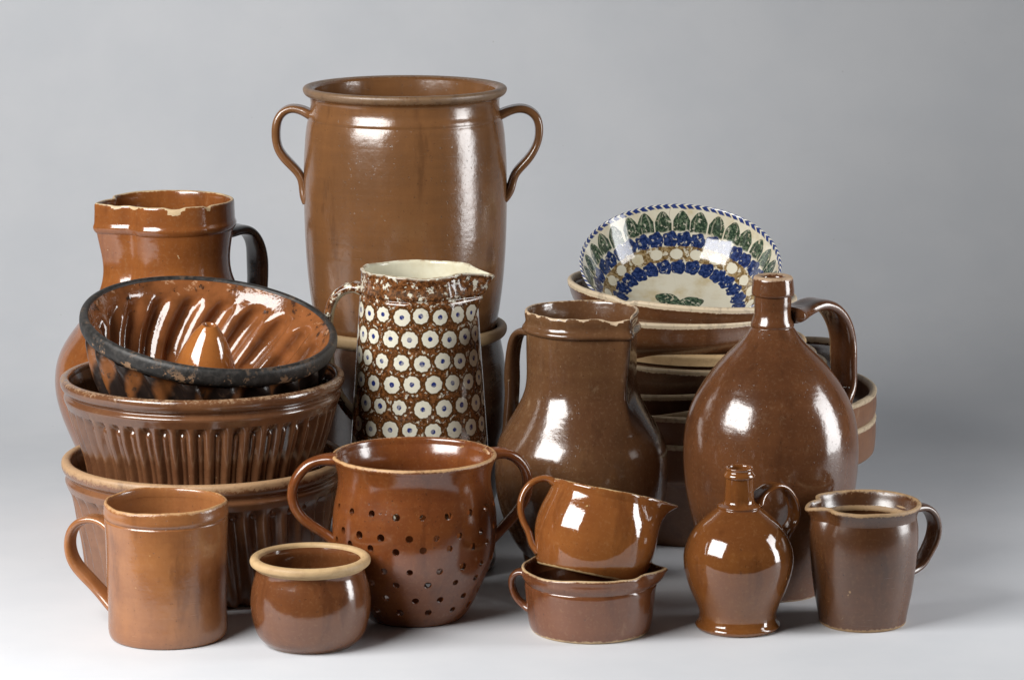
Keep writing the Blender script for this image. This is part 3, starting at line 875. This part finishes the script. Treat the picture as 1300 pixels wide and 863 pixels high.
part('rim', t, M_RJU, curve([P[6], (0.0496, 0.1040 + dz), (0.0512, 0.1082 + dz, .2), (0.0528, 0.1112 + dz, .42), (0.0531, 0.1128 + dz, .62), (0.0523, 0.1144 + dz, .66), (0.0506, 0.1148 + dz, .66), (0.0490, 0.1130 + dz, .5), (0.0474, 0.1075 + dz, .2), (0.0456, 0.1020 + dz, .1)]), N=160, fn=fn)
handle(t, M_RJU, seat(F['handle'], P), 35, 0.0185, 0.0078, flare=1.45, seed=10, worn_end=.6)

# --- olive brown jug in the middle
F = FIT['mid_jug']; P = F['prof']
t = thing('jug', 'tall olive brown jug with chipped collar and round belly, left of the bowl stack', 'jug', loc3('mid_jug'))
zt = P[-1][1]
dz = zt - 0.2535

sp = dict(az=R_(-50), w=0.20, out=0.0150, pinch=0.0012, d0=0.72, w2=0.30, z0=0.150, z1=0.240, pow=0.8, sharp=1.35, zr=0.262, dz=0.0)
ch = [(R_(-50 - 60 + i * 17) + 0.05 * (i % 3), 0.07 + 0.06 * (i % 2), 0.0005, 0.0026) for i in range(-4, 5)] + [(R_(-62), 0.16, 0.0026, 0.0060)]
fn = make_fn(11, 0.004, spout=sp, chips=ch, ztop=zt + .002, ripple=0.0003)
part('body', t, M_MID, curve([(0, .002, .6), (P[0][0] * .8, .002, .6), (P[0][0] - .001, 0, .9)], [(P[0][0] - .001, 0, .9), (P[0][0] + .0006, .0014, .5)] + P[1:12] + [(0.0550, 0.2335 + dz)], n=9),
     curve(inside(P[:-1], 0.0046, 0.008)), N=192, fn=fn)
part('rim', t, M_MID, curve([(0.0550, 0.2335 + dz), (0.0561, 0.2340 + dz), (0.0588, 0.2360 + dz), (0.0590, 0.2385 + dz), (0.0571, 0.2412 + dz), (0.0559, 0.2450 + dz), (0.0565, 0.2500 + dz, .05), (0.0564, zt, .25), (0.0554, zt + .0018, .60), (0.0537, zt + .0012, .5), (0.0526, zt - .002, .1), (0.0514, 0.2440 + dz), (0.0507, 0.2354 + dz)]), N=192, fn=fn)
handle(t, M_MID, seat(F['handle'], P), 150, 0.0240, 0.0090, flare=1.35, seed=11, groove=.1)

# --- fluted moulds
def flute_fn(seed, N, amp, z0, z1, swirl=0.0, zt=None, phase=0.0):
    base = make_fn(seed, 0.003)
    def fn(th, r, z, w):
        s = max(0.0, min(1.0, (z1 - z) / (z1 - z0)))
        s = s * s * (3 - 2 * s)
        q = 0.5 + 0.5 * math.cos(N * (th + swirl * z) + phase + 0.5 * mnoise.noise(Vector((th * 4, seed, 0))))
        r2, tt, zz, ww = base(th, r, z, w)
        return r2 - amp * s * (q ** 1.15), tt, zz, ww
    return fn


def mould(key, label, mat, edge, seed, N, amp, zbase, loc, t_=0.0085, raise_floor=None, swirl=0.0):
    F = FIT[key]
    P = [(r, z - zbase) for r, z in F['prof']]
    t = thing('fluted_mould', label, 'baking mould', loc, group='nested fluted baking moulds')
    zr = P[-1][1]
    i = len(P) - 5
    zf = P[i][1]
    fn = flute_fn(seed, N, amp, zf - .008, zf + .003, swirl)
    fb = make_fn(seed, 0.003)
    body = curve(foot(P[0][0]), [(P[0][0] - .0015, 0.0)] + P[1:i + 1], n=10)
    ridge = curve([P[i], (P[i + 1][0] - .0006, P[i + 1][1] - .002), P[i + 1], (P[i + 1][0] - .0004, P[i + 1][1] + .0022), (P[i + 2][0], P[i + 2][1] + .0004), (P[i + 2][0] + .0006, P[i + 2][1] + .0020)], n=6)
    fl = 0.010 if raise_floor is None else raise_floor
    q = [(p[0] - t_, p[1]) for p in reversed(P[:i + 1]) if p[1] > fl + .012]
    inn = curve([(P[-1][0] - .0096, zr - .002), (P[i][0] - t_ + .0010, zr - .012)] + q + [(q[-1][0] * .96, fl + .003), (q[-1][0] * .8, fl), (0, fl)], n=7)
    bm = bmesh.new()
    lathe(bm, body, N * 10, fn)
    lathe(bm, ridge, N * 10, fb)
    lathe(bm, inn, N * 10, flute_fn(seed, N, -amp * .8, zf - .012, zf - .002, swirl))
    link('body', bm, mat, t)
    a = P[i + 2][1] + .0020
    r0 = P[-1][0]
    e = edge
    part('rim', t, mat, curve([(P[i + 2][0] + .0006, a), (r0 - .0025, a + .0022, e * .1), (r0 - .0004, a + .0050, e * .45), (r0, zr + .001, e * .9), (r0 - .0016, zr + .0026, e), (r0 - .0046, zr + .0033, e), (r0 - .0078, zr + .0022, e * .8), (r0 - .0096, zr - .002, e * .3)]), N=220, fn=fb)
    return t


zm = FIT['mould_mid']['prof'][0][1]
mould('mould_low', 'wide brown fluted mould standing on the floor, bottom of the mould stack', M_MLO, 0.74, 12, 38, 0.0068, 0.0, loc3('mould_low'), raise_floor=zm - .001, swirl=1.2)
mould('mould_mid', 'dark brown fluted mould, middle one of the stack, below the black rimmed mould', M_MMI, 0.50, 13, 46, 0.0068, zm, loc3('mould_mid', zm))

# --- ring cake mould on top
c = FIT['bundt']; k = c['px']
t = thing('ring_cake_mould', 'ring cake mould with soot black rim and centre chimney, topmost of the stacked moulds', 'baking mould', c['loc'], (R_(10.5), R_(7.5), 0), group='nested fluted baking moulds')
SW = 2.2
def bfn(sign):
    def fn(th, r, z, w):
        s = max(0.0, min(1.0, (-z / k - 12) / 22))
        s = s * s * (3 - 2 * s) * max(0.0, min(1.0, (z / k + 112) / 22))
        q = math.cos(20 * th + SW * (z / k) / 30)
        q = math.copysign(abs(q) ** 0.7, q)
        return r * (1 + .002 * math.sin(2 * th)) - 6.2 * k * s * q, th, z, w
    return fn
def pk(l): return [(a * k, b * k, *x) for a, b, *x in l]
bm = bmesh.new()
lathe(bm, curve(pk([(151, -24), (149, -34), (144, -58), (134, -85), (120, -106), (100, -118), (78, -121), (40, -118), (12, -110)]), n=12), 400, bfn(1))
link('outer_wall', bm, bundt_mat(True), t)
MB = bundt_mat(False)
bm = bmesh.new()
lathe(bm, curve(pk([(153.5, 0), (149, -6), (141, -20), (134, -45), (124, -72), (112, -92), (96, -105), (78, -109), (62, -106), (52, -98)]), n=12), 400, bfn(1))
link('body', bm, MB, t)
part('chimney', t, glaze('chimney_amber_glaze', (0.46, 0.150, 0.032), (0.36, 0.112, 0.026), rough=0.06, soft=0.04, tan=(0.5, 0.3, 0.15)), curve(pk([(52, -98), (46, -84), (41, -64), (35, -46), (27, -28), (18, -12), (11, -3), (8.8, -1.2), (7.2, -3.5), (6.5, -12), (8, -40), (12, -110)]), n=8), N=96)
part('rim', t, black_rim_mat(), curve(pk([(153.5, 0), (155, 2.6), (158, 3.6), (161, 2.8), (163.3, 0), (164.2, -5), (163.6, -12), (161.5, -17), (157, -21), (151, -23)]), n=6), N=240, fn=make_fn(15, .003, ztop=0.0001, ripple=0))

# --- cream jug with sponged eyes
F = FIT['cream_jug']; P = F['prof']
t = thing('jug', 'cream lined jug printed with rows of white eyes and blue dots on mottled brown', 'jug', loc3('cream_jug'))
zt = P[-1][1]
sp = dict(az=R_(-17), w=0.17, out=0.0215, pinch=0.002, d0=0.5, w2=0.2, z0=0.258, z1=zt, pow=1.1, sharp=1.25, zr=0.285, dz=-0.0030)
fn = make_fn(16, 0.003, spout=sp, ztop=zt, ripple=0.0008)
M_EYE = eye_mat(); M_CREAM = cream_mat(); M_EYEH = eye_mat(True)
part('body', t, M_EYE, curve([(0, .002), (P[0][0] * .8, .002), (P[0][0] - .001, 0)], [(P[0][0] - .001, 0)] + P[1:9], [P[8], (P[9][0] - .0007, P[9][1] - .002), (P[9][0] + .0004, P[9][1] + .0003)], [(P[9][0] + .0004, P[9][1] + .0003), P[10], (P[11][0] + .0004, P[11][1] - .001), (P[11][0] + .0005, zt + .0006, .3), (P[11][0] - .0006, zt + .0018, .9)], n=9), N=192, fn=fn)
part('lining', t, M_CREAM, curve([(P[11][0] - .0006, zt + .0018, 1), (P[11][0] - .0022, zt + .0022, .8), (P[11][0] - .0036, zt + .0008, .2), (P[11][0] - .0040, zt - .002)], inside(P[:-1], 0.0042, 0.01), n=8), N=192, fn=fn)
def two_tone(parent):
    h = handle(parent, M_EYEH, seat(F['handle'], P, cut=False), 172, 0.0205, 0.0095, flare=1.3, seed=16)
    h.data.materials.append(M_CREAM)
    # the inner face of the strap was left plain cream
    a = R_(172)
    ctr = Vector((0.062 * math.cos(a), 0.062 * math.sin(a), 0.216))
    for p in h.data.polygons:
        d = ctr - p.center
        if p.normal.dot(d.normalized()) > 0.55:
            p.material_index = 1
two_tone(t)

# --- crocks
F = FIT['crock_low']; P = F['prof']
t = thing('crock', 'lower dark crock with a pale rolled rim, standing beneath the tall two handled crock', 'crock', loc3('crock_low'), group='stacked crocks')
fn = make_fn(17, 0.003)
zt = P[-1][1]
z1 = FIT['crock_up']['prof'][0][1]
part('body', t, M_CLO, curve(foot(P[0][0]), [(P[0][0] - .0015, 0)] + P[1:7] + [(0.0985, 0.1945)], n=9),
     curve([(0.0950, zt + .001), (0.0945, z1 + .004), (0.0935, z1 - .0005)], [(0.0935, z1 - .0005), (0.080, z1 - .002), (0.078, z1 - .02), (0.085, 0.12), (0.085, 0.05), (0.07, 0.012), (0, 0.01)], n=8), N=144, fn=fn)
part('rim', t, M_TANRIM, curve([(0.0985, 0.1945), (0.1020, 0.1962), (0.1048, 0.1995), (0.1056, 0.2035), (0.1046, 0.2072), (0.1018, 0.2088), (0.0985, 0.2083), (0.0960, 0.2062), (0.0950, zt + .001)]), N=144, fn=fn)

F = FIT['crock_up']; P = F['prof']
z0 = P[0][1]
P = [(r, z - z0) for r, z in P]
t = thing('crock', 'tall brown crock with two ear handles, highest pot at the back', 'crock', loc3('crock_up', z0), group='stacked crocks')
fn = make_fn(18, 0.0025)
zt = P[-1][1]
part('body', t, M_CUP, curve(foot(P[0][0]), [(P[0][0] - .0015, 0)] + P[1:8], [P[7], (P[8][0] + .0001, P[8][1] - .002), (P[8][0] - .0004, P[8][1]), (P[8][0] - .0003, P[8][1] + .0022), P[9], (P[10][0], P[10][1] + .001)], n=9),
     curve([(0.0942, zt + .0004), (0.0935, zt - .012), (0.0945, P[8][1]), (0.100, P[6][1]), (0.1005, P[4][1]), (0.098, P[3][1]), (0.093, P[2][1]), (0.083, 0.014), (0.06, 0.009), (0, 0.009)], n=8), N=160, fn=fn)
part('rim', t, M_CUP, curve([(P[10][0], P[10][1] + .001), (0.0998, zt - .0070, .1), (0.1036, zt - .0046, .5), (0.1060, zt - .0010, .66), (0.1062, zt + .0018, .66), (0.1044, zt + .0038, .6), (0.1008, zt + .0042, .6), (0.0968, zt + .0028, .5), (0.0942, zt + .0004, .2)]), N=160, fn=fn)
for nm, az, sd in (('hl', 180, 21), ('hr', 0, 22)):
    hp = [(a, b - z0) for a, b in F[nm]]
    handle(t, M_CUP, seat(hp, P, cut=False), az, 0.0230, 0.0098, flare=1.3, seed=sd, groove=.16, sq=2.6)

# --- big jug at the back left
F = FIT['left_jug']; P = F['prof']
t = thing('jug', 'big warm brown jug with a chipped collar and dark handle, back left behind the moulds', 'jug', loc3('left_jug'))
zt = P[-1][1]
sp = dict(az=R_(203), w=0.20, out=0.0115, pinch=0.0090, d0=0.56, w2=0.20, z0=0.205, z1=0.312, pow=0.6, sharp=1.4, zr=0.325, dz=-0.001)
ch = [(R_(281), 0.16, 0.0020, 0.0085), (R_(312), 0.060, 0.0015, 0.0062), (R_(240), 0.13, 0.0006, 0.0040), (R_(222), 0.09, 0.0008, 0.0042)]
fn = make_fn(19, 0.003, spout=sp, chips=ch, ztop=zt + .002, ripple=0.0003)
part('body', t, M_LJU, curve(foot(P[0][0]), [(P[0][0] - .0015, 0)] + P[1:12] + [(0.0675, 0.3065)], n=9),
     curve(inside(P[:-1], 0.005, 0.01)), N=192, fn=fn)
part('rim', t, M_LJU, curve([(0.0675, 0.3065), (0.0690, 0.3080), (0.0708, 0.3112), (0.0711, 0.3138), (0.0701, 0.3166), (0.0696, 0.3220), (0.0692, 0.3300), (0.0690, zt, .3), (0.0680, zt + .0018, .66), (0.0660, zt + .0016, .62), (0.0648, zt - .001, .2), (0.0640, 0.325), (0.0644, 0.3092)]), N=192, fn=fn)
handle(t, M_LJH, seat(F['handle'], P), 40, 0.0330, 0.0115, flare=1.3, seed=19, groove=.1)

# --- stack of bowls
def bowl(key, label, mat, depth_px, base_ratio, t_=0.0055, tilt=0.0, lean=0.0, shape=None, rimmat=None, rw=1.0, rh=1.0, chips=(), seed=30, z=None, group='stacked brown bowls', ripple=0.0008, wall=None):
    F = FIT[key]; R = F['r']; k = F['px']; D = depth_px * k
    x, y, zr = F['loc']
    t = thing('bowl', label, 'bowl', (x, y, zr), (R_(lean), R_(tilt), 0), group=group)
    b = R * base_ratio
    S = shape or [(1.0, 0.0), (0.985, -.14), (0.955, -.32), (0.88, -.60), (0.74, -.84), (base_ratio + .05, -.965), (base_ratio, -1.0)]
    pts = [(R * a, D * h) for a, h in S]
    fn = make_fn(seed, 0.003, chips=chips, ztop=0.0025, ripple=ripple)
    out = [(p[0], p[1], 0.12 if i == 1 else 0) for i, p in enumerate(pts)]
    if wall: out[1:1] = []
    zl = -0.0045 * rh
    first = (R - .0004, zl, .25)
    q = [first] + out[1:]
    body_out = curve(q, [q[-1], (b - .002, -D - .0005, .7), (b * .7, -D + .0015, .6), (0, -D + .0015, .6)], n=8)
    inn = [(R - t_ - .0004, zl - .001)] + [(max(a - t_, .01), h + t_ * .35) for a, h in pts[1:]]
    inn = [p for p in inn if p[1] > -D + t_ * 1.8] + [(b * .85, -D + t_ * 1.25), (b * .5, -D + t_), (0, -D + t_)]
    part('body', t, mat, body_out, curve(inn, n=8), N=160, fn=fn)
    part('rim', t, rimmat or mat, curve([first, (R, -.0022 * rh, rw * .75), (R + .0002 * rh, 0.0, rw), (R - t_ * .3, .0018, rw), (R - t_ * .7, .0016, rw), (R - t_, -.0004, rw * .8), (R - t_ - .0004, zl - .001, .15)]), N=160, fn=fn)
    return t


HD = FIT['H']['loc'][2] / FIT['H']['px']
SH = [(1.0, 0), (1.0, -.12), (0.995, -.27), (0.985, -.315), (0.94, -.345), (0.90, -.42), (0.82, -.62), (0.74, -.86), (0.70, -.97), (.69, -1.0)]
bowl('H', 'lowest deep brown bowl standing on the floor, under the whole bowl stack', M_POT, HD, .69, .007, shape=SH, seed=31, rw=.9)
SG = [(1.0, 0), (1.0, -.13), (0.99, -.29), (0.965, -.34), (0.90, -.42), (0.80, -.60), (0.68, -.84), (0.57, -.97), (.54, -1.0)]
bowl('G', 'wide brown bowl with chipped tan rim, second from the bottom of the stack', M_POT, 106, .54, .007, shape=SG, seed=32, chips=[(R_(-15), .10, .002, .004), (R_(-32), .06, .002, .003)], rw=1.0)
bowl('F', 'dark bowl tilted down to the left within the stack, above the wide tan rimmed bowl', M_BWD, 82, .50, .006, tilt=-11.5, seed=33, rw=.95)
bowl('E', 'dark bowl with a pale rim lying just on top of the tilted bowl', M_BWD, 76, .46, .0055, tilt=-5, seed=34, rw=.95)
bowl('D', 'dark brown bowl with a thin rim, below the bowl with the thick tan rim', M_BWD, 80, .45, .0055, seed=35, rw=.75)
t = bowl('C', 'bowl with a thick rounded tan rim, third from the top under the painted bowl', M_BWD, 76, .45, .008, seed=36, rimmat=M_TANRIM, rh=2.2, rw=1)
bowl('B', 'brown bowl with a wavy pale edge, directly under the topmost plain brown bowl', M_BWL, 88, .42, .0055, seed=37, ripple=.0012,
     shape=[(1.0, 0), (.985, -.14), (.965, -.30), (.86, -.48), (.72, -.74), (.47, -.965), (.42, -1)])
bowl('A', 'topmost plain brown bowl with a pale edge, holding the painted bowl', M_BWL, 86, .44, .006, tilt=4.5, seed=38, rw=1.0, ripple=.0010,
     chips=[(R_(-122), .10, .003, .011)], shape=[(1.0, 0), (.985, -.10), (.955, -.22), (.90, -.36), (.72, -.74), (.50, -.965), (.44, -1)])

# --- painted bowl
F = FIT['painted']; k = F['px']; x, y, z = F['loc']
t = thing('painted_bowl', 'cream bowl painted with green trees and blue blooms, tipped atop the bowl stack', 'bowl', (x, y, z), (R_(27), 0, 0))
M_P = painted_mat(); M_PO = painted_out_mat()
ins = curve(pk_ := [(a * k, b * k) for a, b in [(125.5, 0.5), (121, -9), (113, -24), (102, -40), (89, -54), (77, -62.5), (66, -66)]], n=9)
s = np.concatenate([[0], np.cumsum(np.linalg.norm(np.diff(ins[:, :2], axis=0), axis=1))]); s /= s[-1]
flo = curve([(66 * k, -66 * k), (45 * k, -68 * k), (20 * k, -68.5 * k), (0, -68.5 * k)], n=8)
allp = np.vstack([ins, flo[1:]])
sv = np.concatenate([s, 1 + np.linspace(0, 1, len(flo))[1:]])
part('body', t, M_P, allp, N=192, fn=make_fn(40, .003), uvs=sv)
part('outer_wall', t, M_PO, curve([(a * k, b * k) for a, b in [(125.5, .5), (126.8, 1.6), (128, 0.2), (127.5, -3), (122, -16), (112, -34), (98, -51), (82, -63), (70, -69), (64, -74), (60, -76), (52, -74), (0, -73)]], n=7), N=192, fn=make_fn(40, .003))
